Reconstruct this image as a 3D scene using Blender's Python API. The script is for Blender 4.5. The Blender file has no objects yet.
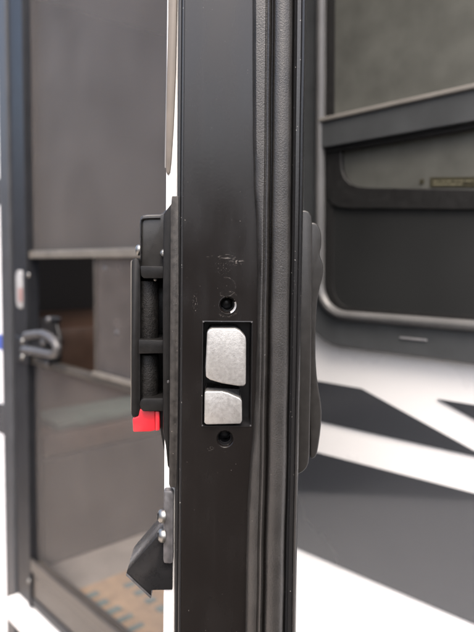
import bpy, bmesh, math, random
from mathutils import Matrix, Vector, noise as mnoise
R = math.radians
random.seed(7)
sc = bpy.context.scene
C = sc.collection

# ------------------------------------------------------------------ camera
F = 620.0                     # focal length in photo pixels (photo 474 x 632)
CX, HY = 237.0, 262.0         # principal column, horizon row
PITCH = R(2.5)                # lens tilted slightly down
PY = HY+F*math.tan(PITCH)     # principal row
ZC = 1.45                     # lens height above ground
D0 = 0.27                     # lens to the latch edge of the door
cam = bpy.data.cameras.new('camera'); co = bpy.data.objects.new('camera', cam); C.objects.link(co)
co.location = (0, 0, ZC); co.rotation_euler = (R(90)-PITCH, 0, 0)
cam.sensor_fit = 'VERTICAL'; cam.sensor_height = 36.0; cam.sensor_width = 27.0
cam.lens = 36.0*F/632.0
cam.shift_y = -(316.0-PY)/632.0
cam.clip_start = 0.01; cam.clip_end = 2000
cam.dof.use_dof = True; cam.dof.focus_distance = D0+0.002; cam.dof.aperture_fstop = cam.lens/3.0
sc.camera = co

# ------------------------------------------------------------------ world, sun, exposure
w = bpy.data.worlds.new('World'); sc.world = w; w.use_nodes = True
nt = w.node_tree; nt.nodes.clear()
sky = nt.nodes.new('ShaderNodeTexSky'); sky.sky_type = 'NISHITA'; sky.sun_disc = False
sky.sun_elevation = R(60); sky.sun_rotation = R(175); sky.air_density = 1.0; sky.dust_density = 6.0; sky.ozone_density = 1.0
bg = nt.nodes.new('ShaderNodeBackground'); bg.inputs[1].default_value = 0.15
out = nt.nodes.new('ShaderNodeOutputWorld')
nt.links.new(sky.outputs[0], bg.inputs[0]); nt.links.new(bg.outputs[0], out.inputs[0])
sl = bpy.data.lights.new('sun', 'SUN'); sl.energy = 0.6; sl.angle = R(30); sl.color = (1, .97, .93)
so = bpy.data.objects.new('sun', sl); C.objects.link(so)
el, az = R(60), R(175)
tos = Vector((math.sin(az)*math.cos(el), math.cos(az)*math.cos(el), math.sin(el)))
so.rotation_euler = tos.to_track_quat('Z', 'Y').to_euler(); so.location = (0, -3, 5)
sc.view_settings.view_transform = 'Standard'; sc.view_settings.look = 'None'
sc.view_settings.exposure = 1.95; sc.view_settings.gamma = 1.0; sc.view_settings.use_curve_mapping = False
sc.render.engine = 'CYCLES'
sc.render.resolution_x = 768; sc.render.resolution_y = 1024
sc.cycles.max_bounces = 6; sc.cycles.transparent_max_bounces = 12

# ------------------------------------------------------------------ materials
def mat(name, col, rough=.5, metal=0., spec=.5, noise=None, bump=None, coat=0., speck=None, coords='Object'):
    """noise=(scale, amount[, second colour]); bump=(scale, strength, distance); speck=(scale, threshold, colour)"""
    m = bpy.data.materials.new(name); m.use_nodes = True; n = m.node_tree; N = n.nodes; L = n.links
    b = N['Principled BSDF']; b.inputs['Base Color'].default_value = (*col, 1)
    b.inputs['Roughness'].default_value = rough; b.inputs['Metallic'].default_value = metal
    b.inputs['Specular IOR Level'].default_value = spec; b.inputs['Coat Weight'].default_value = coat
    tc = N.new('ShaderNodeTexCoord'); last = None
    if noise:
        t = N.new('ShaderNodeTexNoise'); t.inputs['Scale'].default_value = noise[0]; t.inputs['Detail'].default_value = 6
        L.new(tc.outputs[coords], t.inputs['Vector'])
        r = N.new('ShaderNodeValToRGB'); r.color_ramp.elements[0].position = .3; r.color_ramp.elements[1].position = .72
        c2 = noise[2] if len(noise) > 2 else tuple(min(1, c*(1+noise[1])) for c in col)
        c1 = col if len(noise) > 2 else tuple(c*(1-noise[1]) for c in col)
        r.color_ramp.elements[0].color = (*c1, 1); r.color_ramp.elements[1].color = (*c2, 1)
        L.new(t.outputs[0], r.inputs[0]); L.new(r.outputs[0], b.inputs['Base Color']); last = r.outputs[0]
        mr = N.new('ShaderNodeMapRange'); mr.inputs[3].default_value = max(.02, rough*.8); mr.inputs[4].default_value = min(1, rough*1.2)
        L.new(t.outputs[0], mr.inputs[0]); L.new(mr.outputs[0], b.inputs['Roughness'])
    if speck:
        t = N.new('ShaderNodeTexNoise'); t.inputs['Scale'].default_value = speck[0]; t.inputs['Detail'].default_value = 1
        L.new(tc.outputs[coords], t.inputs['Vector'])
        r = N.new('ShaderNodeValToRGB'); r.color_ramp.elements[0].position = speck[1]; r.color_ramp.elements[1].position = min(1, speck[1]+.03)
        r.color_ramp.elements[0].color = (0, 0, 0, 1); r.color_ramp.elements[1].color = (1, 1, 1, 1)
        L.new(t.outputs[0], r.inputs[0])
        mx = N.new('ShaderNodeMixRGB'); mx.inputs[2].default_value = (*speck[2], 1)
        if last: L.new(last, mx.inputs[1])
        else: mx.inputs[1].default_value = (*col, 1)
        L.new(r.outputs[0], mx.inputs[0]); L.new(mx.outputs[0], b.inputs['Base Color'])
    if bump:
        t = N.new('ShaderNodeTexNoise'); t.inputs['Scale'].default_value = bump[0]; t.inputs['Detail'].default_value = 4
        L.new(tc.outputs[coords], t.inputs['Vector'])
        bp = N.new('ShaderNodeBump'); bp.inputs['Strength'].default_value = bump[1]; bp.inputs['Distance'].default_value = bump[2]
        L.new(t.outputs[0], bp.inputs['Height']); L.new(bp.outputs[0], b.inputs['Normal'])
    return m

M = {}
M['rubber'] = mat('grey rubber', (.015, .0138, .0125), .42, noise=(90, .3), bump=(1700, .5, .00032), speck=(1600, .79, (.16, .15, .14)), spec=.62)
M['trimblack'] = mat('gloss black frame', (.009, .009, .0095), .28, speck=(1200, .76, (.3, .29, .27)), bump=(900, .12, .0003))
M['plastic'] = mat('black textured plastic', (.007, .0068, .0066), .40, spec=.18, noise=(300, .25), bump=(2600, .35, .0002))
M['plasticedge'] = mat('worn grained plastic', (.024, .022, .020), .45, spec=.25, noise=(420, .4), bump=(2200, .4, .0002), speck=(1500, .76, (.26, .23, .2)))
M['grain'] = mat('grained black sleeve', (.010, .0095, .009), .5, spec=.2, noise=(500, .5), bump=(1500, .8, .0004))
M['smooth'] = mat('smooth black plastic', (.009, .009, .0095), .28, spec=.28, noise=(200, .2), bump=(600, .08, .0003))
M['handleplastic'] = mat('grey black plastic', (.016, .0152, .0142), .34, spec=.42, noise=(240, .2), bump=(2000, .2, .0002))
M['zinc'] = mat('zinc plated steel', (.34, .335, .32), .38, metal=.75, noise=(650, .0, (.43, .425, .41)), bump=(1900, .3, .0002), speck=(1500, .74, (.24, .23, .21)))
M['chrome'] = mat('bright screw steel', (.24, .235, .22), .42, metal=1., bump=(800, .15, .0003))
M['galv'] = mat('dull grey metal', (.075, .073, .075), .38, metal=.35, noise=(300, .35), bump=(900, .2, .0003))
M['barealu'] = mat('bare scraped aluminium', (.8, .79, .77), .35, metal=.8, bump=(1800, .3, .0003))
M['red'] = mat('red plastic', (.52, .018, .028), .38, noise=(150, .12), bump=(900, .1, .0003))
M['white'] = mat('white door skin', (.82, .81, .79), .45, noise=(60, .04))
M['tan'] = mat('tan trim', (.10, .085, .07), .6, noise=(80, .2))
M['cavity'] = mat('dark latch cavity', (.008, .008, .009), .4, noise=(300, .4))
M['gel'] = mat('white gelcoat wall', (.82, .82, .82), .28, noise=(9, .01), bump=(14, .008, .002))
M['charcoal'] = mat('charcoal wall film', (.040, .043, .049), .14, spec=1.0, coat=.55, noise=(5, .08), bump=(7, .008, .002))
M['blue'] = mat('blue wall film', (.05, .09, .35), .3, noise=(9, .05))
M['frame'] = mat('window frame paint', (.060, .064, .067), .3, noise=(30, .15), bump=(300, .05, .0004))
M['framebev'] = mat('window trim ring', (.09, .09, .09), .36, noise=(30, .12), bump=(300, .05, .0004))
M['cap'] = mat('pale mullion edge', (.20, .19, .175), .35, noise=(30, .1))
M['gasket'] = mat('window gasket', (.006, .006, .006), .6, noise=(120, .3))
M['lowpane'] = mat('smoked vent panel', (.020, .021, .021), .34, noise=(6, .15), bump=(200, .05, .0005))
M['label'] = mat('olive glass label', (.035, .032, .018), .5, noise=(300, .3))
M['labeltext'] = mat('pale print', (.16, .15, .10), .5, noise=(600, .6))
M['badge'] = mat('silver badge', (.33, .33, .34), .35, metal=.4, noise=(200, .2))
M['stile'] = mat('screen frame paint', (.012, .013, .0155), .45, spec=.3, noise=(20, .15), bump=(300, .05, .0005))
M['stilelight'] = mat('door frame flange', (.04, .042, .046), .45, spec=.35, noise=(20, .12))
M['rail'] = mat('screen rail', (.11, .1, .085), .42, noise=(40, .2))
M['darkrail'] = mat('dark bottom rail', (.042, .037, .032), .4, noise=(30, .25), bump=(200, .06, .0005))
M['grab'] = mat('grey latch handle', (.07, .068, .068), .38, metal=.3, noise=(60, .15))
M['sill'] = mat('white threshold', (.75, .74, .72), .4, noise=(40, .06))
M['floor'] = mat('interior floor vinyl', (.26, .24, .22), .45, noise=(12, .18), bump=(60, .06, .001))
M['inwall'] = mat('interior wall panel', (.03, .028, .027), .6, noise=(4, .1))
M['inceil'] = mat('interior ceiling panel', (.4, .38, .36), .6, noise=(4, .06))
M['wood'] = mat('brown wood', (.018, .0165, .0155), .45, noise=(14, .45), bump=(60, .1, .001))
M['leather'] = mat('brown leather cushion', (.052, .029, .019), .5, noise=(20, .25), bump=(140, .2, .001))
M['rug'] = mat('tan mat', (.36, .245, .15), .9, noise=(30, .18), bump=(400, .5, .002))
M['teal'] = mat('teal weave', (.13, .19, .19), .9, noise=(60, .25), bump=(400, .5, .002))
M['towel'] = mat('sea green towel', (.055, .085, .075), .95, noise=(40, .2), bump=(300, .5, .003))
M['paper'] = mat('pale sticker', (.27, .27, .265), .5, noise=(120, .15))
M['stickerred'] = mat('red sticker mark', (.22, .13, .12), .5, noise=(120, .25))
M['grass'] = mat('ground grass', (.038, .031, .024), .95, noise=(1.5, .5), bump=(30, .8, .03))
M['gravel'] = mat('added gravel pad', (.55, .48, .41), .95, noise=(25, .25), bump=(60, .8, .01))

# black painted edge: dusty speckle, washer ring, scuffs (object-space wear, on real geometry)
def paint_edge():
    m = mat('black painted door edge', (.009, .008, .0078), .3, spec=.42, bump=(700, .05, .0002))
    n = m.node_tree; N = n.nodes; L = n.links; b = N['Principled BSDF']
    tc = N.new('ShaderNodeTexCoord')
    def tex(scale, detail=2, vec=None, sc3=None):
        t = N.new('ShaderNodeTexNoise'); t.inputs['Scale'].default_value = scale; t.inputs['Detail'].default_value = detail
        if sc3:
            mp = N.new('ShaderNodeMapping'); mp.inputs['Scale'].default_value = sc3; L.new(tc.outputs['Object'], mp.inputs[0]); L.new(mp.outputs[0], t.inputs['Vector'])
        else: L.new(tc.outputs['Object'], t.inputs['Vector'])
        return t.outputs[0]
    def math_(op, a, b_=None, clamp=False):
        x = N.new('ShaderNodeMath'); x.operation = op; x.use_clamp = clamp
        for i, v in enumerate((a, b_)):
            if v is None: continue
            if isinstance(v, (int, float)): x.inputs[i].default_value = v
            else: L.new(v, x.inputs[i])
        return x.outputs[0]
    def ss(v, lo, hi):
        r = N.new('ShaderNodeMapRange'); r.interpolation_type = 'SMOOTHSTEP'; r.inputs[1].default_value = lo; r.inputs[2].default_value = hi
        L.new(v, r.inputs[0]); return r.outputs[0]
    specks = ss(tex(1500, 1), .765, .80)
    big = ss(tex(420, 1), .775, .80)
    def ring(px, py, rad, wid):
        c = P(px, py, 0)
        d = N.new('ShaderNodeVectorMath'); d.operation = 'DISTANCE'; d.inputs[1].default_value = c
        L.new(tc.outputs['Object'], d.inputs[0])
        a = math_('ABSOLUTE', math_('SUBTRACT', d.outputs['Value'], rad))
        return math_('MULTIPLY', math_('MULTIPLY', ss(a, wid, 0.0), ss(tex(2200, 3), .42, .75)), math_('MULTIPLY', ss(tex(170, 2), .48, .62), .7))
    def patch(px, py, rx, rz, sc3, lo, hi):
        c = P(px, py, 0)
        mp = N.new('ShaderNodeMapping'); mp.vector_type = 'TEXTURE'; mp.inputs['Location'].default_value = c
        mp.inputs['Scale'].default_value = (rx, 1, rz); L.new(tc.outputs['Object'], mp.inputs[0])
        ln = N.new('ShaderNodeVectorMath'); ln.operation = 'LENGTH'; L.new(mp.outputs[0], ln.inputs[0])
        return math_('MULTIPLY', ss(ln.outputs['Value'], 1., .2), ss(tex(1, 3, sc3=sc3), lo, hi))
    wear = [specks, big, ring(226, 287, .0042, .0004), ring(227, 304, .0056, .0006),
            patch(226, 257, .010, .0016, (350, 350, 1500), .55, .72), patch(237, 262, .004, .002, (700, 700, 1100), .5, .68),
            patch(195, 303, .0016, .007, (2600, 1500, 1100), .55, .75), patch(211, 449, .0020, .0014, (1800, 1800, 1800), .52, .7),
            patch(222, 268, .006, .004, (1800, 1800, 1800), .6, .75)]
    s = wear[0]
    for x in wear[1:]: s = math_('MAXIMUM', s, x)
    s = math_('MULTIPLY', s, .3)
    s = math_('MAXIMUM', s, math_('MULTIPLY', ss(tex(1, 5, sc3=(420, 420, 9)), .55, .85), .012))
    mx = N.new('ShaderNodeMixRGB'); mx.inputs[1].default_value = (.0045, .0036, .0033, 1); mx.inputs[2].default_value = (.34, .31, .28, 1)
    L.new(s, mx.inputs[0]); L.new(mx.outputs[0], b.inputs['Base Color'])
    smear = ss(tex(1, 4, sc3=(60, 60, 25)), .35, .75)
    L.new(math_('ADD', math_('ADD', .2, math_('MULTIPLY', smear, .14)), math_('MULTIPLY', s, .5)), b.inputs['Roughness'])
    return m

def screen_mat():
    m = bpy.data.materials.new('insect screen mesh'); m.use_nodes = True; n = m.node_tree; N = n.nodes; L = n.links
    b = N['Principled BSDF']; b.inputs['Base Color'].default_value = (.150, .136, .126, 1); b.inputs['Roughness'].default_value = .5
    tc = N.new('ShaderNodeTexCoord'); t = N.new('ShaderNodeTexNoise'); t.inputs['Scale'].default_value = 7; t.inputs['Detail'].default_value = 5
    L.new(tc.outputs['Object'], t.inputs['Vector'])
    mr = N.new('ShaderNodeMapRange'); mr.inputs[1].default_value = .3; mr.inputs[2].default_value = .7; mr.inputs[3].default_value = .34; mr.inputs[4].default_value = .44
    L.new(t.outputs[0], mr.inputs[0])
    tr = N.new('ShaderNodeBsdfTransparent'); mx = N.new('ShaderNodeMixShader')
    L.new(mr.outputs[0], mx.inputs[0]); L.new(tr.outputs[0], mx.inputs[1]); L.new(b.outputs[0], mx.inputs[2])
    L.new(mx.outputs[0], N['Material Output'].inputs[0])
    return m
def glass_mat(name, tint, dust_haze, dust_haze_col, rough=.03):
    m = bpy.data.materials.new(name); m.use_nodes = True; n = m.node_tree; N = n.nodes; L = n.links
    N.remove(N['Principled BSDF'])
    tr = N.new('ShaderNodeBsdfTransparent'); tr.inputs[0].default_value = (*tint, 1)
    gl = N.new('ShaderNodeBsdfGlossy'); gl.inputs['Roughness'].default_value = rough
    df = N.new('ShaderNodeBsdfDiffuse'); df.inputs[0].default_value = (*dust_haze_col, 1)
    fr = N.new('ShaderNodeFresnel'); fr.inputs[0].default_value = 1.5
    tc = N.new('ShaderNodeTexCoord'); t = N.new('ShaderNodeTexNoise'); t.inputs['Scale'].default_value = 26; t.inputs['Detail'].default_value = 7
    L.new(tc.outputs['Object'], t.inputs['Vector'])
    mr = N.new('ShaderNodeMapRange'); mr.inputs[1].default_value = .3; mr.inputs[2].default_value = .75; mr.inputs[3].default_value = dust_haze*.8; mr.inputs[4].default_value = dust_haze*1.2
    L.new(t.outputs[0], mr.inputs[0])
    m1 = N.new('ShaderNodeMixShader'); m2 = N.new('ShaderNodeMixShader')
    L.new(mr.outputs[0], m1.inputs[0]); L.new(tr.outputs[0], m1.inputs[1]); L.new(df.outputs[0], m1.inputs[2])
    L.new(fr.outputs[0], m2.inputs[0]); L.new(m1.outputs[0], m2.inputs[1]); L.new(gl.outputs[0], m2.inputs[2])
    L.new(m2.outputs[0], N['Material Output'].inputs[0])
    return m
M['screen'] = screen_mat()
M['glass'] = glass_mat('tinted window glass', (.06, .06, .055), .42, (.24, .245, .222))  # diffuse dust layer lightened to make up for a dim sky reflection
M['slider'] = glass_mat('smoked acrylic slide', (.22, .2, .19), .42, (.14, .125, .118), .12)

# ------------------------------------------------------------------ frames of reference
PHI, LEAN, DBASE = R(1.85), R(.64), .66
DR = Matrix.Rotation(PHI, 4, 'Z') @ Matrix.Rotation(LEAN, 4, 'Y')
dloc = Vector((0, D0, ZC)) - (DR @ Vector((0, 0, ZC-DBASE)))
DM = Matrix.Translation(dloc) @ DR
DMI = DM.inverted()
CR = Matrix.Rotation(-PITCH, 3, 'X')
def ray(px, py): return CR @ Vector(((px-CX)/F, 1.0, -(py-PY)/F))
def onplane(MI, px, py, off):
    """point of the plane local y = off under a pixel of the photo, in local coordinates"""
    o = MI @ Vector((0, 0, ZC)); d = MI.to_3x3() @ ray(px, py)
    return o + d*((off-o.y)/d.y)
def P(px, py, dy=0.0): return onplane(DMI, px, py, dy)          # entry door frame
TH = R(42)
WM = Matrix.Translation((-.03, .92, 0)) @ Matrix.Rotation(TH-R(90), 4, 'Z')
WMI = WM.inverted()
def Wp(px, py, off=0.0): return onplane(WMI, px, py, off)       # trailer wall frame: x along wall, y inwards

# ------------------------------------------------------------------ builders
def tag(o, label, cat, group=None):
    o['label'] = label; o['category'] = cat; o['kind'] = 'thing'
    if group: o['group'] = group
    return o
def root(name, mtx, label, cat, group=None):
    o = bpy.data.objects.new(name, None); C.objects.link(o); o.matrix_world = mtx; o.empty_display_size = .05
    return tag(o, label, cat, group)
def obj(name, bm, m, parent=None, smooth=False, mtx=None, label=None):
    me = bpy.data.meshes.new(name)
    bmesh.ops.recalc_face_normals(bm, faces=bm.faces)
    bm.to_mesh(me); bm.free()
    for mm in (m if isinstance(m, (list, tuple)) else [m]): me.materials.append(mm)
    if smooth:
        for p in me.polygons: p.use_smooth = True
        try: me.set_sharp_from_angle(angle=R(38))
        except Exception: pass
    o = bpy.data.objects.new(name, me); C.objects.link(o)
    if parent: o.parent = parent
    elif mtx is not None: o.matrix_world = mtx
    if label: o['label'] = label
    return o
def bev(bm, wd, seg=2):
    if wd > 0:
        es = [e for e in bm.edges if len(e.link_faces) == 2 and e.calc_face_angle(0) > R(28)]
        bmesh.ops.bevel(bm, geom=es, offset=wd, segments=seg, profile=.5, affect='EDGES', clamp_overlap=True)
def box(x0, x1, y0, y1, z0, z1, wd=0, bm=None):
    own = bm is None
    b = bmesh.new()
    vs = [b.verts.new((x, y, z)) for x in (x0, x1) for y in (y0, y1) for z in (z0, z1)]
    for f in ((0, 1, 3, 2), (4, 6, 7, 5), (0, 4, 5, 1), (2, 3, 7, 6), (0, 2, 6, 4), (1, 5, 7, 3)): b.faces.new([vs[i] for i in f])
    bmesh.ops.recalc_face_normals(b, faces=b.faces); bev(b, wd)
    if own: return b
    me = bpy.data.meshes.new('t'); b.to_mesh(me); bm.from_mesh(me); b.free(); bpy.data.meshes.remove(me)
    return bm
def prism(pts, dy, wd=0, seg=2):
    """outline of local points (any plane), extruded by dy along local y"""
    bm = bmesh.new()
    a = [bm.verts.new(p) for p in pts]; b = [bm.verts.new((p[0], p[1]+dy, p[2])) for p in pts]
    n = len(pts); bm.faces.new(a); bm.faces.new(b[::-1])
    for i in range(n): bm.faces.new((a[i], a[(i+1) % n], b[(i+1) % n], b[i]))
    bmesh.ops.recalc_face_normals(bm, faces=bm.faces); bev(bm, wd, seg)
    return bm
def ppx(pts, dy0, dy1, wd=0, seg=2): return prism([P(x, y, dy0) for x, y in pts], dy1-dy0, wd, seg)
def wpx(pts, y0, y1, wd=0, seg=2): return prism([Wp(x, y, y0) for x, y in pts], y1-y0, wd, seg)
def smooth_poly(pts, it=2):
    for _ in range(it):
        q = []
        for i, p in enumerate(pts):
            r = pts[(i+1) % len(pts)]
            q += [(p[0]*.75+r[0]*.25, p[1]*.75+r[1]*.25), (p[0]*.25+r[0]*.75, p[1]*.25+r[1]*.75)]
        pts = q
    return pts
def tube(pts, rad, n=10, bm=None):
    bm = bm or bmesh.new(); rings = []
    for i, p in enumerate(pts):
        p = Vector(p); t = (Vector(pts[min(i+1, len(pts)-1)])-Vector(pts[max(i-1, 0)])).normalized()
        u = t.orthogonal().normalized() if abs(t.y) > .9 else t.cross(Vector((0, 1, 0))).normalized(); v = t.cross(u)
        r = rad[i] if isinstance(rad, (list, tuple)) else rad
        rings.append([bm.verts.new(p+u*math.cos(2*math.pi*k/n)*r+v*math.sin(2*math.pi*k/n)*r) for k in range(n)])
    for a, b in zip(rings, rings[1:]):
        for k in range(n): bm.faces.new((a[k], a[(k+1) % n], b[(k+1) % n], b[k]))
    bm.faces.new(rings[0]); bm.faces.new(rings[-1])
    return bm
def dome(c, axis, r, h, n=20):
    """round screw head with a cross recess look: domed cap along axis"""
    axis = Vector(axis).normalized(); prof = [(0, r), (h*.35, r), (h*.7, r*.82), (h*.93, r*.5), (h, r*.18), (h*.86, r*.08)]
    return tube([Vector(c)+axis*a for a, _ in prof], [q for _, q in prof], n)

# ------------------------------------------------------------------ ground with added bank and pad (unseen; put in for paint reflections)
g = bmesh.new(); prof = [(0, 0), (5, 0), (6.5, .4), (8, 1.4), (10, 2.5), (12, 3.2), (16, 3.8), (30, 4.4), (300, 9)]; NA = 72  # rising outer bank is invented, to darken reflections near the horizon
rows = [[g.verts.new((rr*math.cos(2*math.pi*k/NA), rr*math.sin(2*math.pi*k/NA), zz+(.5*mnoise.noise(Vector((k*.9, rr*.3, 2))) if zz > 1 else 0))) for k in range(NA)] for rr, zz in prof[1:]]
g.faces.new(rows[0])
for a, b in zip(rows, rows[1:]):
    for k in range(NA): g.faces.new((a[k], a[(k+1) % NA], b[(k+1) % NA], b[k]))
obj('ground', g, M['grass'])['kind'] = 'structure'
g = bmesh.new(); [g.verts.new(v) for v in ((-3.5, -3.4, .004), (-.45, -3.4, .004), (-.45, 2.2, .004), (-3.5, 2.2, .004))]; g.faces.new(g.verts)
obj('added_gravel_pad', g, M['gravel'])['kind'] = 'structure'  # pale pad out of view, added to lighten low reflections

# ------------------------------------------------------------------ trailer interior
FZ = .64
def wobj(name, bm, m): 
    o = obj(name, bm, m, mtx=WM); o['kind'] = 'structure'; return o
wobj('interior_floor', box(-1.7, 1.7, .05, 1.9, FZ-.05, FZ), M['floor'])
bm = bmesh.new()
box(-1.7, -.7, .05, 1.9, 2.5, 2.55, 0, bm); box(.3, 1.7, .05, 1.9, 2.5, 2.55, 0, bm)
box(-.7, .3, .05, .1, 2.5, 2.55, 0, bm); box(-.7, .3, .9, 1.9, 2.5, 2.55, 0, bm)      # unseen roof opening, added to let skylight onto the floor
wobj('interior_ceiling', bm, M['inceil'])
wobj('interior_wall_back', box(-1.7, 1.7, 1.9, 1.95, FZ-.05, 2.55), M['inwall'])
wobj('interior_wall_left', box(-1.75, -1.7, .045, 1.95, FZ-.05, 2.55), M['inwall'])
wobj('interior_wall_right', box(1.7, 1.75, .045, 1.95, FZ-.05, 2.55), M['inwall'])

bench = root('bench_seat', WM @ Matrix.Translation((0, 0, FZ)), 'brown cushioned bench inside the trailer, seen through the dark slider opening', 'bench')
obj('base', box(-1.6, -.83, .10, .95, 0, .29, .01), M['wood'], bench)
obj('cushion', box(-1.6, -.825, .10, .95, .291, .355, .02), M['leather'], bench, True)
obj('backrest', box(-1.6, -1.0, .09, .95, .356, .62, .03), M['leather'], bench, True)
tw = bmesh.new()
box(-.99, -.83, .14, .55, 0, .028, .012, tw)
to = obj('folded_towel', tw, M['towel'], None, True, WM @ Matrix.Translation((0, 0, FZ+.356)))
tag(to, 'folded sea green towel lying on the bench behind the screen', 'towel')
mt = root('floor_mat', WM @ Matrix.Translation((0, 0, FZ+.002)), 'tan mat with teal marks on the trailer floor behind the screen', 'floor mat')
obj('mat_body', box(-.66, .40, .08, .70, 0, .008, .002), M['rug'], mt)
i = 0
for row, (y, ln) in enumerate(((.10, .05), (.20, .03), (.30, .055), (.42, .03), (.54, .055))):
    for k in range(22):
        x = -.62+k*.046+(row % 2)*.02; wd_ = .016+.008*random.random(); l2 = ln*(.7+.5*random.random())
        pts = [(x, y, .0085), (x+wd_, y, .0085), (x+wd_, y+l2, .0085), (x, y+l2, .0085)]
        b = bmesh.new(); bot = [b.verts.new(p) for p in pts]; top = [b.verts.new((p[0], p[1], .0105)) for p in pts]
        b.faces.new(bot); b.faces.new(top)
        for q in range(4): b.faces.new((bot[q], bot[(q+1) % 4], top[(q+1) % 4], top[q]))
        obj('woven_mark', b, M['teal'], mt)

# ------------------------------------------------------------------ trailer wall with graphics and window
wall = root('trailer_wall', WM, 'white trailer side wall with charcoal graphics and a dark framed window', 'wall')
WX0, WX1, WZ0, WZ1 = .212, .98, 1.365, 1.98          # window hole
bm = bmesh.new()
box(.03, WX0, 0, .045, .35, 2.6, 0, bm); box(WX1, 1.9, 0, .045, .35, 2.6, 0, bm)
box(WX0, WX1, 0, .045, .35, WZ0, 0, bm); box(WX0, WX1, 0, .045, WZ1, 2.6, 0, bm)
obj('skin_panel', bm, M['gel'], wall)
bm = bmesh.new(); box(-1.9, -.79, 0, .045, .35, 2.6, 0, bm); box(-.79, .03, 0, .045, 2.42, 2.6, 0, bm); box(-.79, .03, 0, .045, .35, .6, 0, bm)
obj('skin_panel', bm, M['gel'], wall)
# charcoal film on the skin
def film(pts, m='charcoal'): obj('graphic_film', wpx(pts, -.0016, -.0004), M[m], wall)
film([(232, 366), (318, 381), (361, 388.5), (489, 459.4), (319, 421.5), (232, 403)])
film([(437, 399), (474, 405), (640, 431), (640, 520), (474, 419)])
film([(232, 431), (317, 452.5), (474, 493.6), (640, 536), (640, 701), (474, 624), (297, 548.5), (232, 521)])
lz = [(Wp(3, y).z) for y in (178, 204, 335, 350, 404, 434)]
for a, b_, m in ((lz[1], lz[0], 'charcoal'), (lz[3], lz[2], 'blue'), (lz[5], lz[4], 'charcoal')):
    obj('graphic_film', box(-1.88, -.795, -.0016, -.0004, a, b_), M[m], wall)
# door frame round the opening
bm = bmesh.new()
box(-.792, -.737, -.016, .05, .40, 2.44, .004, bm)
obj('door_jamb', bm, M['stilelight'], wall)
obj('door_jamb', box(-.012, .032, -.012, .05, .60, 2.44, .003), M['stile'], wall)
obj('door_head', box(-.737, -.012, -.012, .05, 2.38, 2.44, .003), M['stile'], wall)
obj('threshold', box(-.737, -.012, -.035, .06, .60, .652, .004), M['sill'], wall)

# window: rounded frame
def rrect(x0, x1, z0, z1, r, n=8):
    p = []
    for cx, cz, a0 in ((x1-r, z1-r, 0), (x0+r, z1-r, 90), (x0+r, z0+r, 180), (x1-r, z0+r, 270)):
        for k in range(n+1):
            a = R(a0+90*k/n); p.append((cx+r*math.cos(a), cz+r*math.sin(a)))
    return p
def ring(loops):
    """loops: list of (outline, y); skin between successive outlines, closing last to first"""
    bm = bmesh.new(); vs = [[bm.verts.new((x, y, z)) for x, z in o] for o, y in loops]
    n = len(vs[0])
    for a, b in zip(vs, vs[1:]+vs[:1]):
        for k in range(n): bm.faces.new((a[k], a[(k+1) % n], b[(k+1) % n], b[k]))
    return bm
bl = Wp(418, 357, -.012); iv = Wp(321, 60, -.012); ib = Wp(418, 324, -.012)
xo, zo = iv.x-.030, bl.z            # outer left / bottom
xi, zi = iv.x-.004, ib.z-.003       # bevel outer
fr = obj('window_frame', ring([(rrect(xo, 1.02, zo, 2.02, .062), .001), (rrect(xo, 1.02, zo, 2.02, .062), -.011), (rrect(xo+.002, 1.018, zo+.002, 2.018, .06), -.013),
    (rrect(xi, 1.02-(xi-xo), zi, 2.02-(zi-zo), .045), -.013), (rrect(xi, 1.02-(xi-xo), zi, 2.02-(zi-zo), .045), .001)]), M['frame'], wall, True)
def bevring(x, z, r, y0, y1, wdt):
    L_ = []
    for k in range(9):
        a = math.pi*k/8; s = (1-math.cos(a))/2
        L_.append((rrect(x+wdt*s, 1.02-(x-xo)-wdt*s, z+wdt*s, 2.02-(z-zo)-wdt*s, max(.006, r-wdt*s)), y0+(y1-y0)*math.sin(a)))
    return ring(L_)
obj('trim_ring', bevring(xi-.0005, zi, .045, -.0125, -.020, .0115), M['framebev'], fr, True)
gx0, gz0 = xi+.0115, zi+.0115
obj('glazing_gasket', ring([(rrect(gx0-.002, .99, gz0-.002, 1.99, .034), -.009), (rrect(gx0+.0095, .975, gz0+.004, 1.97, .026), -.008), (rrect(gx0+.0095, .975, gz0+.004, 1.97, .026), .002), (rrect(gx0-.002, .99, gz0-.002, 1.99, .034), .002)]), M['gasket'], fr, True)
# mullion with a light top edge
mz0, mz1 = Wp(398, 134.5, -.016).z, Wp(396, 103, -.016).z
obj('mullion', box(xi+.004, .99, -.017, -.001, mz0, mz1-.004, .001), M['frame'], fr)
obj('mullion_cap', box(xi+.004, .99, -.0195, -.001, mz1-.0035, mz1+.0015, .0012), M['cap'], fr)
obj('mullion_shadow', box(gx0, .99, -.012, -.001, mz0-.006, mz0-.0005), M['gasket'], fr)  # black strip standing in for the shadow under the mullion
obj('upper_pane', box(gx0+.004, .985, -.0065, -.0025, mz1-.004, 1.975), M['glass'], fr)
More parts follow.
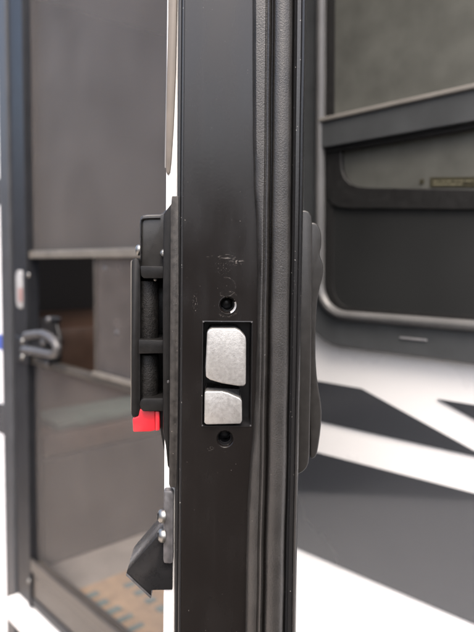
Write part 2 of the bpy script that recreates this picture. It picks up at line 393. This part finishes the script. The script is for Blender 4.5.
# lower light: small pane with rounded corner in a black surround above a smoked vent panel
zl = Wp(400, 188, -.006).z; zb = Wp(400, 209, -.006).z
lx = Wp(341, 170, -.006).x
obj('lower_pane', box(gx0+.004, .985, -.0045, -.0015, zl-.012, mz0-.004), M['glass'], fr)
sur = [(325.5, 138), (325.5, 188), (327.5, 198), (332, 204.5), (339, 207.5), (348, 208.2), (474, 209.5), (640, 211),
       (640, 191.5), (474, 189.5), (368, 187.6), (358, 186.6), (350, 183.6), (344.6, 178), (341.8, 170), (341, 160), (341, 138)]
obj('pane_surround', wpx(sur, -.010, -.002, .0008, 1), M['gasket'], fr)
obj('vent_panel', box(gx0+.001, .985, -.0065, -.0015, gz0, zb+.010, .0005), M['lowpane'], fr)
gl = obj('glass_label', wpx([(430, 177.2), (520, 176.4), (520, 187), (430, 187.2)], -.0053, -.00465), M['label'], fr)
for x0, x1, y in ((433, 440, 181.3), (441.5, 452, 181.2), (453.5, 463, 181.1), (464.5, 474, 181.0), (433, 462, 184.4)):
    obj('print_line', wpx([(x0, y-.7), (x1, y-.75), (x1, y+.6), (x0, y+.6)], -.0057, -.00535), M['labeltext'], gl)
c = Wp(422, 181.5, -.0048)
obj('glass_mark', tube([(c.x, -.0046, c.z), (c.x, -.0053, c.z)], .0028, 14), M['label'], fr)
a, b_ = Wp(400, 336.5, -.0135), Wp(427, 341.5, -.0135)
obj('badge', box(a.x, b_.x, -.0146, -.0131, b_.z, a.z, .0005), M['badge'], fr)

# ------------------------------------------------------------------ screen door (closed in the opening)
SD = root('screen_door', WM @ Matrix.Translation((0, 0, .655)), 'dark framed insect screen door with a small slider opening and grey latch', 'screen door')
def sz(z): return z-.655
def sv(v): return Vector((v.x, v.y, v.z-.655))
SO = .002
obj('latch_stile', box(-.733, -.648, -.010, .018, -.002, 1.72, .004), M['stile'], SD)
obj('stile_lip', box(-.662, -.645, -.016, -.0095, .002, 1.718, .002), M['stile'], SD)
obj('hinge_stile', box(-.05, -.016, -.010, .018, 0, 1.72, .004), M['stile'], SD)
obj('top_rail', box(-.645, -.05, -.010, .018, 1.66, 1.72, .004), M['stile'], SD)
rb = Wp(60, 585, 0).z-.655
obj('bottom_rail', box(-.645, -.05, -.010, .018, 0, .105, .004), M['darkrail'], SD)
obj('rail_bead', box(-.645, -.05, -.016, -.0095, .088, .118, .004), M['darkrail'], SD)
obj('rail_bead', box(-.645, -.05, -.013, -.0095, .008, .028, .003), M['stile'], SD)
z1 = Wp(70, 250, 0).z-.655; z0 = Wp(70, 258, 0).z-.655
zo1 = z0; zo0 = Wp(70, 367, 0).z-.655
obj('slider_track', box(-.645, -.05, -.008, .012, z0, z1, .002), M['rail'], SD)
obj('slider_track', box(-.645, -.05, -.0078, .0118, zo0-.014, zo0, .002), M['darkrail'], SD)
xs = Wp(95, 310, 0).x
# mesh panels above and below the slider
def sheet(x0, x1, za, zb_, y):
    bm = bmesh.new(); nx, nz = 6, 10; v = []
    for i in range(nx+1):
        for j in range(nz+1):
            s, t = i/nx, j/nz
            v.append(bm.verts.new((x0+(x1-x0)*s, y+.004*math.sin(math.pi*s)*math.sin(math.pi*t), za+(zb_-za)*t)))
    for i in range(nx):
        for j in range(nz): bm.faces.new((v[i*(nz+1)+j], v[(i+1)*(nz+1)+j], v[(i+1)*(nz+1)+j+1], v[i*(nz+1)+j+1]))
    return bm
obj('screen_mesh', sheet(-.647, -.048, z1-.001, 1.662, .004), M['screen'], SD, True)
obj('screen_mesh', sheet(-.647, -.048, .104, zo0-.013, .004), M['screen'], SD, True)
sp = obj('slide_panel', box(xs, -.05, .002, .0045, zo0-.002, z0+.002), M['slider'], SD)
obj('panel_edge', box(xs-.004, xs+.004, -.001, .0075, zo0-.001, z0+.001, .001), M['darkrail'], sp)
obj('lit_edge_strip', box(xs+.004, -.05, -.012, -.002, zo0-.002, zo0+.007, .001), M['rail'], sp)  # pale strip standing in for light on the panel's bottom edge
for px, py in ((104, 269), (116, 333)):
    p = sv(Wp(px, py, .0)); obj('rivet', dome((p.x, .0025, p.z), (0, -1, 0), .005, .003), M['galv'], sp, True)
# sticker plate on the stile
a, b_ = sv(Wp(16.5, 270, -.011)), sv(Wp(24.5, 309, -.011))
st = obj('strike_plate', prism([Vector((x, -.0135, z)) for x, z in rrect(a.x, b_.x, b_.z, a.z, abs(b_.x-a.x)*.42, 6)], .004, .001), M['paper'], SD, True)
c0, c1 = sv(Wp(18.5, 288, -.014)), sv(Wp(22.5, 302, -.014))
obj('red_mark', box(c0.x, c1.x, -.0146, -.0133, c1.z, c0.z), M['stickerred'], st)
# latch handle: D loop on a plate
pa, pb = sv(Wp(17, 335, -.012)), sv(Wp(31, 364, -.012))
lh = obj('latch_handle', box(pa.x, pb.x, -.020, -.0095, pb.z, pa.z, .003), M['stile'], SD)
loop = [(26, 336), (34, 334.5), (43, 334), (50, 337), (55, 342), (57.5, 348), (56.5, 353), (52, 354.5), (44, 353), (34, 351), (24, 350)]
pts = []
for k in range(len(loop)-1):
    for s in (0, .5): pts.append((loop[k][0]*(1-s)+loop[k+1][0]*s, loop[k][1]*(1-s)+loop[k+1][1]*s))
pts.append(loop[-1])
obj('grab_loop', tube([sv(Wp(x, y, -.034)) for x, y in pts], [.0092]*len(pts), 10), M['grab'], lh, True)
obj('thumb_lever', prism([sv(Wp(x, y, -.03)) for x, y in ((30, 341), (40, 338), (47, 341), (48, 347), (41, 349), (30, 348))], .02, .003), M['stile'], lh)
p = sv(Wp(42, 342, -.036)); obj('knob', dome((p.x, -.03, p.z), (0, -1, 0), .010, .009), M['grab'], lh, True)
for px, py in ((22.5, 341), (22.5, 357)):
    p = sv(Wp(px, py, -.02)); obj('screw', dome((p.x, -.0195, p.z), (0, -1, 0), .0065, .005), M['chrome'], lh, True)
for px, py, r in ((49, 320, .008), (47.5, 363, .008)):
    p = sv(Wp(px, py, -.012)); b = tube([(p.x, .012, p.z), (p.x, -.012, p.z)], .006, 10); obj('standoff', b, M['stile'], lh)
    obj('screw', dome((p.x, -.0118, p.z), (0, -1, 0), r, .006), M['grab'], lh, True)
pts = [sv(Wp(x, y, .004)) for x, y in ((40, 318), (54, 316), (60, 340), (58, 366), (42, 370), (38, 345))]
obj('backing_plate', prism(pts, .008, .002), M['smooth'], lh)
for px, py in ((28.5, 275), (29, 581)):
    p = sv(Wp(px, py, -.016)); obj('screw', dome((p.x, -.0155, p.z), (0, -1, 0), .0055, .004), M['chrome'], SD, True)

# ------------------------------------------------------------------ entry door (open, latch edge towards the camera)
door = root('entry_door', DM, 'black edged trailer entry door standing open, latch edge with zinc bolts facing us', 'door')
ZT = 1.70                                        # local height
def px_(x): return (P(x, 316, 0)).x
xl, xr = px_(180), px_(301)
M['edge'] = paint_edge()
# --- edge frame face with real openings
def edge_face():
    bm = bmesh.new()
    def quad(x0, x1, z0, z1): bm.faces.new([bm.verts.new(v) for v in ((x0, 0, z0), (x1, 0, z0), (x1, 0, z1), (x0, 0, z1))])
    x1 = px_(272)
    h1, h2 = P(227.5, 305, 0), P(225, 439, 0)
    ax0, ax1 = P(203, 370, 0).x, P(251.2, 370, 0).x
    az0, az1 = P(225, 425.5, 0).z, P(225, 322, 0).z
    r = .0039; s = r*1.4
    zs = [0, h2.z-s, h2.z+s, az0, az1, h1.z-s, h1.z+s, ZT]
    quad(xl, x1, zs[0], zs[1]); quad(xl, x1, zs[2], zs[3])
    quad(xl, ax0, az0, az1); quad(ax1, x1, az0, az1)
    quad(xl, x1, zs[4], zs[5]); quad(xl, x1, zs[6], zs[7])
    for hi, h in enumerate((h2, h1)):
        quad(xl, h.x-s, h.z-s, h.z+s); quad(h.x+s, x1, h.z-s, h.z+s)
        n = 32; sq = []; rings = []
        for k in range(n):
            a = 2*math.pi*k/n; c, sn = math.cos(a), math.sin(a); m_ = max(abs(c), abs(sn))
            sq.append(bm.verts.new((h.x+s*c/m_, 0, h.z+s*sn/m_)))
        prof = [(r, 0), (r*.93, .0003), (r*.80, .0011), (r*.78, .0016), (r*.78, .012), (r*.3, .0125)]
        prev = sq
        for qi, (rad, dp) in enumerate(prof):
            cur = [bm.verts.new((h.x+rad*math.cos(2*math.pi*k/n), dp, h.z+rad*math.sin(2*math.pi*k/n))) for k in range(n)]
            for k in range(n):
                f = bm.faces.new((prev[k], prev[(k+1) % n], cur[(k+1) % n], cur[k]))
                deg = 360*k/n
                if hi == 1 and qi in (1, 2) and (deg > 290 or deg < 20): f.material_index = 1
                if qi >= 3: f.material_index = 2
            prev = cur
        f = bm.faces.new(prev); f.material_index = 2
    # aperture walls and back
    A = [(ax0, az0), (ax1, az0), (ax1, az1), (ax0, az1)]
    lips = [[bm.verts.new((x, y, z)) for x, z in A] for y in (0, .016)]
    for k in range(4):
        f = bm.faces.new((lips[0][k], lips[0][(k+1) % 4], lips[1][(k+1) % 4], lips[1][k])); f.material_index = 2
    f = bm.faces.new(lips[1]); f.material_index = 2
    return bm, (ax0, ax1, az0, az1), h1, h2
bm, AP, H1, H2 = edge_face()
bmesh.ops.remove_doubles(bm, verts=bm.verts, dist=1e-6)
ef = obj('edge_frame', bm, [M['edge'], M['barealu'], M['cavity']], door)
# thin raised rim round the aperture
ax0, ax1, az0, az1 = AP
t = .0006
def rim_outline(o): return [(ax0-o, az0-o), (ax1+o, az0-o), (ax1+o, az1+o), (ax0-o, az1+o)]
obj('aperture_rim', ring([(rim_outline(t), .0002), (rim_outline(t*.75), -.00035), (rim_outline(t*.25), -.0004), (rim_outline(0), .0004)]), M['trimblack'], ef)
for sx, szz in ((ax0, az1), (ax1, az1), (ax1, az0), (ax0, az0)):
    obj('lit_corner', box(sx-.00035, sx+.00035, -.0005, .0002, szz-.0003, szz+.0003, .0001), M['galv'], ef)  # grey nubs standing in for light caught on the raised corners
# screws down in the holes
for h in (H1, H2):
    b = tube([(h.x-.0004, .0121, h.z), (h.x-.0004, .0102, h.z), (h.x-.0004, .0098, h.z)], [.0027, .0027, .002], 20)
    obj('recessed_screw', b, M['trimblack'], ef, True)
    pts = [(h.x+.0027*math.cos(R(q)), .0035, h.z+.0027*math.sin(R(q))) for q in range(-150, 40, 10)]
    obj('thread', tube(pts, .00028, 6), M['smooth'], ef, True)
# bead along the inner edge
b = tube([(xl+.0006, .0001, 0), (xl+.0006, .0001, ZT)], .0006, 10); obj('edge_bead', b, M['trimblack'], door, True)
b = box(xl-.0016, xl-.00005, .0008, .03, 0, ZT, .0004); obj('edge_return', b, M['trimblack'], door)
# core and skins
obj('door_core', box(xl+.002, px_(298), .02, .63, .001, ZT-.001), M['trimblack'], door)
obj('exterior_skin', box(px_(298)+.0001, px_(301.0), .006, .632, 0, ZT), M['gel'], door)
obj('graphic_film', box(px_(301.0)+.0002, px_(301.0)+.0010, .03, .63, .465, ZT-.01), M['charcoal'], door)
wl = P(165.2, 316, .004).x
obj('interior_skin', box(wl, xl-.0018, .004, .63, 0, ZT, .0008), M['white'], door)
# tan trim strip standing on the interior skin
tp = [(168.2, -60), (178, -60), (177.2, 0), (175.8, 70), (173.6, 125), (171.4, 160), (170, 172), (168, 175), (166.0, 172), (165.8, 150), (166.4, 100), (168.0, 20)]
obj('shade_trim', ppx(tp, .0022, .034, .0006), M['tan'], door, True)
obj('trim_pale_line', tube([P(x, y, .005) for x, y in ((168.8, -60), (168.3, 0), (167.6, 60), (166.8, 110), (166.0, 150), (165.8, 168))], .0005, 8), M['cap'], door, True)  # thin cream line along the left side of the trim

# --- rubber seal (swept profile, wavy inner lip)
def lerp_tab(tab, y):
    if y <= tab[0][0]: return tab[0][1]
    for (a, va), (b, vb) in zip(tab, tab[1:]):
        if y <= b:
            s = (y-a)/(b-a); s = s*s*(3-2*s); return va+(vb-va)*s
    return tab[-1][1]
edge_tab = [(-60, 252.6), (60, 252.8), (140, 253), (180, 254), (230, 256.5), (280, 257.6), (330, 257.2), (385, 255.6), (430, 253), (470, 249.6), (505, 247.4), (570, 246.2), (640, 245.4), (700, 245)]
r1_tab = [(-60, 269.4), (0, 269), (120, 268), (240, 266.8), (340, 265.2), (440, 263.4), (570, 260.6), (640, 259.4), (700, 258.4)]   # ridge
rt_tab = [(-60, 307.2), (0, 306.4), (180, 303.6), (300, 301.4), (380, 300), (490, 298), (570, 296.6), (640, 295.8), (700, 295)]   # outer frame edge
def seal():
    bm = bmesh.new(); rows = []
    ys = [-1400, -700, -250] + [(-80+8*k) for k in range(100)] + [900, 1300, 1640]
    for y in ys:
        e = lerp_tab(edge_tab, y); rg = lerp_tab(r1_tab, y); sh = (316-y)*.0062*0 + lerp_tab([(-60, 1.6), (316, 0), (700, -2.2)], y)
        jit = .25*mnoise.noise(Vector((y*.03, 3.1, 0)))+.12*mnoise.noise(Vector((y*.13, 1.1, 0)))
        e += jit
        prof = [(e-.2, .0022), (e, -.0008), (e+1.2, -.0030), (e+3.5, -.0041), (rg-5.2, -.0046), (rg-3.4, -.0045), (rg-2.6, -.0036), (rg-1.8, -.0036), (rg-1.2, -.0052), (rg+.3, -.0056), (rg+1.8, -.0049), (rg+2.8, -.0030),
                (rg+3.3, .0006), (rg+4.2, .0006), (rg+4.7, -.0034), (rg+6.0, -.0056), (rg+8.5, -.0066), (rg+14, -.0070), (rg+19.5, -.0066), (rg+22.0, -.0056), (rg+23.2, -.0036), (rg+23.8, .0008)]
        rows.append([bm.verts.new(P(x+sh*0, y, dy)) for x, dy in prof])
    for a, b in zip(rows, rows[1:]):
        for k in range(len(a)-1): bm.faces.new((a[k], a[k+1], b[k+1], b[k]))
        bm.faces.new((a[-1], a[0], b[0], b[-1]))
    bm.faces.new(rows[0]); bm.faces.new(rows[-1])
    return bm
obj('rubber_seal', seal(), M['rubber'], door, True)
# outer frame lip (gloss black), own thin rolled edge
def strip(prof, z0, z1):
    bm = bmesh.new(); a = [bm.verts.new((x, y, z0)) for x, y in prof]; b = [bm.verts.new((x, y, z1)) for x, y in prof]
    n = len(prof)
    for k in range(n): bm.faces.new((a[k], a[(k+1) % n], b[(k+1) % n], b[k]))
    bm.faces.new(a); bm.faces.new(b)
    return bm
def outer_frame():
    bm = bmesh.new(); rows = []
    for y in [-1400, -250, -80, 0, 60, 120, 180, 240, 300, 380, 440, 490, 530, 570, 605, 640, 700, 900, 1640]:
        b = lerp_tab(r1_tab, y)+23.0; e = lerp_tab(rt_tab, y); w_ = (e-b)/10
        prof = [(b, .0012), (b+1.1*w_, -.0008), (b+2.1*w_, -.0016), (b+3.1*w_, -.0010), (b+3.9*w_, -.0002), (b+6.4*w_, -.0002), (b+7.4*w_, -.0016), (b+8.8*w_, -.0020), (b+9.7*w_, -.0012), (e, .0006), (e-3, .02), (b-3, .02)]
        rows.append([bm.verts.new(P(x, y, dy)) for x, dy in prof])
    for a, b in zip(rows, rows[1:]):
        n = len(a)
        for k in range(n): bm.faces.new((a[k], a[(k+1) % n], b[(k+1) % n], b[k]))
    bm.faces.new(rows[0]); bm.faces.new(rows[-1])
    return bm
obj('outer_frame', outer_frame(), M['trimblack'], door, True)

# --- latch bolts
def bolt(name, pts, dy_face, crown, wd):
    o = [P(x, y, dy_face) for x, y in pts]
    return obj(name, prism(o, .016-dy_face, wd*.6, 4), M['zinc'], door, True)
lb = [(207, 332.5), (209, 329.5), (212, 328.6), (236, 328.6), (240.5, 331), (245.8, 337), (246.2, 342), (246, 384), (244, 386.3), (238, 386.2), (222, 383.5), (210, 380), (205.8, 377), (205.4, 368)]
lbo = bolt('latch_bolt', lb, -.0030, .001, .0012)
db = [(204.5, 393), (206, 391.2), (222, 391.5), (228, 393), (240, 398.2), (242, 401), (242.2, 421), (240.5, 424), (207, 424.8), (204.2, 423)]
dbo = bolt('dead_bolt', db, -.0022, .001, .0011)
# dark shoulder behind the dead bolt
obj('bolt_shoulder', ppx([(206, 387.5), (240, 389), (240, 399), (206, 395)], .004, .0155, .0005), M['smooth'], dbo)

# --- interior handle set
bz = [(171.8, 196), (178.5, 196), (178.6, 300), (177.8, 420), (176.6, 486), (174, 488), (170, 487.5), (169, 484), (169.6, 420), (170.2, 300), (170.6, 210)]
hs = obj('interior_handle', ppx(bz, -.0006, .10, .0003), M['plasticedge'], door, True)
obj('bezel_flange', ppx([(163.6, 213.5), (172.4, 202), (172.2, 300), (171.4, 420), (170, 470), (167.5, 466), (165.5, 445), (163, 432), (162.6, 300)], .0035, .09, .0006), M['plastic'], hs, True)
obj('housing', ppx([(139.5, 224), (140, 218), (142.5, 215), (148, 214.2), (160, 214), (164, 212), (171, 201.5), (171, 272), (140, 272)], .016, .075, .0012, 3), M['handleplastic'], hs, True)
obj('back_plate', ppx([(139, 270), (171, 270), (170, 410), (139, 410)], .040, .075, .0012, 2), M['smooth'], hs, True)
obj('housing_rim', ppx([(140.6, 219.6), (142.5, 217.6), (148, 216.8), (160, 217), (160, 218.6), (148, 218.6), (143, 219.4), (141.6, 221), (141.5, 262), (140.6, 262)], .0145, .0165, .0003), M['smooth'], hs, True)
obj('lever', ppx([(131.6, 262), (133, 259), (136, 258.2), (138.6, 260), (140.4, 268), (140.2, 410), (138.2, 416.5), (132.5, 417.4), (131.2, 414)], .010, .040, .0004, 2), M['plastic'], hs, True)
obj('lit_lever_edge', ppx([(130.4, 262), (131.9, 259.6), (131.9, 412), (130.6, 411)], .014, .038, .0004), M['rail'], hs, True)  # paler colour paints the light along the lever's left edge
for k, pts in enumerate(([(140.4, 266), (170.8, 266.4), (170.8, 278.4), (144, 278.4), (141.2, 276)], [(138.6, 339.8), (170.2, 340.4), (170.2, 353.2), (138.6, 353.8)], [(143, 398.6), (169, 398.2), (169, 411.4), (143, 411.4), (140.4, 408.5), (139.8, 404), (140.6, 400.5)])):
    obj('cross_bar', ppx(pts, .0065, .030, .0003, 2), M['plastic'], hs, True)
def spindle(y0, y1):
    a = P(148.6, y0, .0165); b = P(148.6, y1, .0165)
    x = (P(158.6, y0, .0165).x-P(138.6, y0, .0165).x)/2
    return tube([a, a, a+(b-a)*.03, a+(b-a)*.97, b, b], [x*.5, x*.93, x, x, x*.93, x*.5], 28)
obj('spindle', spindle(281, 339), M['grain'], hs, True)
obj('spindle', spindle(354, 398), M['grain'], hs, True)
p = P(164.2, 253.5, .012); obj('screw', dome(p+Vector((0, .002, 0)), (-.25, -1, .1), .0021, .0021), M['chrome'], hs, True)
obj('screw_post', tube([p+Vector((0, .006, 0)), p+Vector((0, .0018, 0))], .0017, 12), M['smooth'], hs)
p = P(139.6, 250, .022); obj('screw', dome(p, (-1, -.25, 0), .0026, .0020), M['chrome'], hs, True)
p = P(155.5, 279.3, .012); obj('screw', dome(p, (0, -1, .4), .0010, .0008), M['chrome'], hs, True)
p = P(167.5, 381, .005); obj('screw', dome(p, (-.6, -1, 0), .0018, .0014), M['galv'], hs, True)
rt = obj('red_tab', ppx([(132.4, 418.5), (138.4, 416), (139.4, 409), (155, 410), (155.4, 430.5), (150, 431.8), (133, 432.2)], .010, .030, .0006), M['red'], hs, True)
obj('tab_rib', ppx([(155.0, 411), (159.6, 411.5), (159.8, 430.5), (155.2, 431.4)], .0085, .030, .0006), M['red'], rt, True)
obj('lower_shroud', ppx([(158, 410), (170, 408), (169.6, 468), (166.5, 462), (163, 448), (160.6, 434)], .0115, .07, .0008), M['plastic'], hs, True)

# --- screen door strike bracket
sb = obj('strike_bracket', ppx([(163.6, 493), (164.4, 491), (171.6, 491), (173.2, 494), (173.0, 561), (171.8, 564), (164, 563.5), (163.0, 560)], -.0004, .028, .0006, 2), M['galv'], door, True)
wedge = [(126, 574.5), (127, 571), (161, 532), (165, 528), (172.8, 528), (172.4, 590), (151.6, 590.4), (151, 597.5), (149.6, 597.8)]
obj('wedge_block', ppx(wedge, .002, .026, .0006, 2), M['smooth'], sb, True)
obj('lit_wedge_edge', ppx([(125.6, 575.4), (126.6, 574.0), (151.4, 597.2), (150.6, 598.8)], .0012, .018, .0002), M['galv'], sb, True)  # grey sliver paints the lit line on the wedge's lower bevel
for y in (516, 535.5):
    p = P(163.4, y, .0005); s = obj('screw', dome(p, (-1, -.45, .08), .0031, .0026), M['chrome'], sb, True)
    obj('drive_slot', box(-.0003, .0003, -.0003, .0003, -.0014, .0014), M['cavity'], s).location = p+Vector((-.0023, -.0011, .0002))

# --- exterior handle
bp = [(298, 210.5), (305, 210), (309, 211.5), (311.6, 216), (312.4, 224), (311.8, 330), (309.6, 455), (308.6, 464), (306.5, 468.5), (303, 472), (299.5, 474), (296, 474)]
eh = obj('exterior_handle', ppx(bp, .012, .062, .0010, 3), M['handleplastic'], door, True)
pd = [(309, 223), (313, 222), (317, 223.5), (320, 228), (321.8, 236), (321.6, 246), (319.8, 253), (320.4, 257), (322.6, 262), (323.8, 269), (322.6, 279), (319.6, 289), (317.4, 303), (316, 325), (315.6, 350), (316.6, 372), (318.6, 388), (321, 402), (322, 414), (321, 430), (318.8, 446), (317, 455), (314.5, 458.5), (309, 459.5)]
obj('pull_paddle', ppx(smooth_poly(pd, 1), .022, .056, .0022, 4), M['handleplastic'], eh, True)
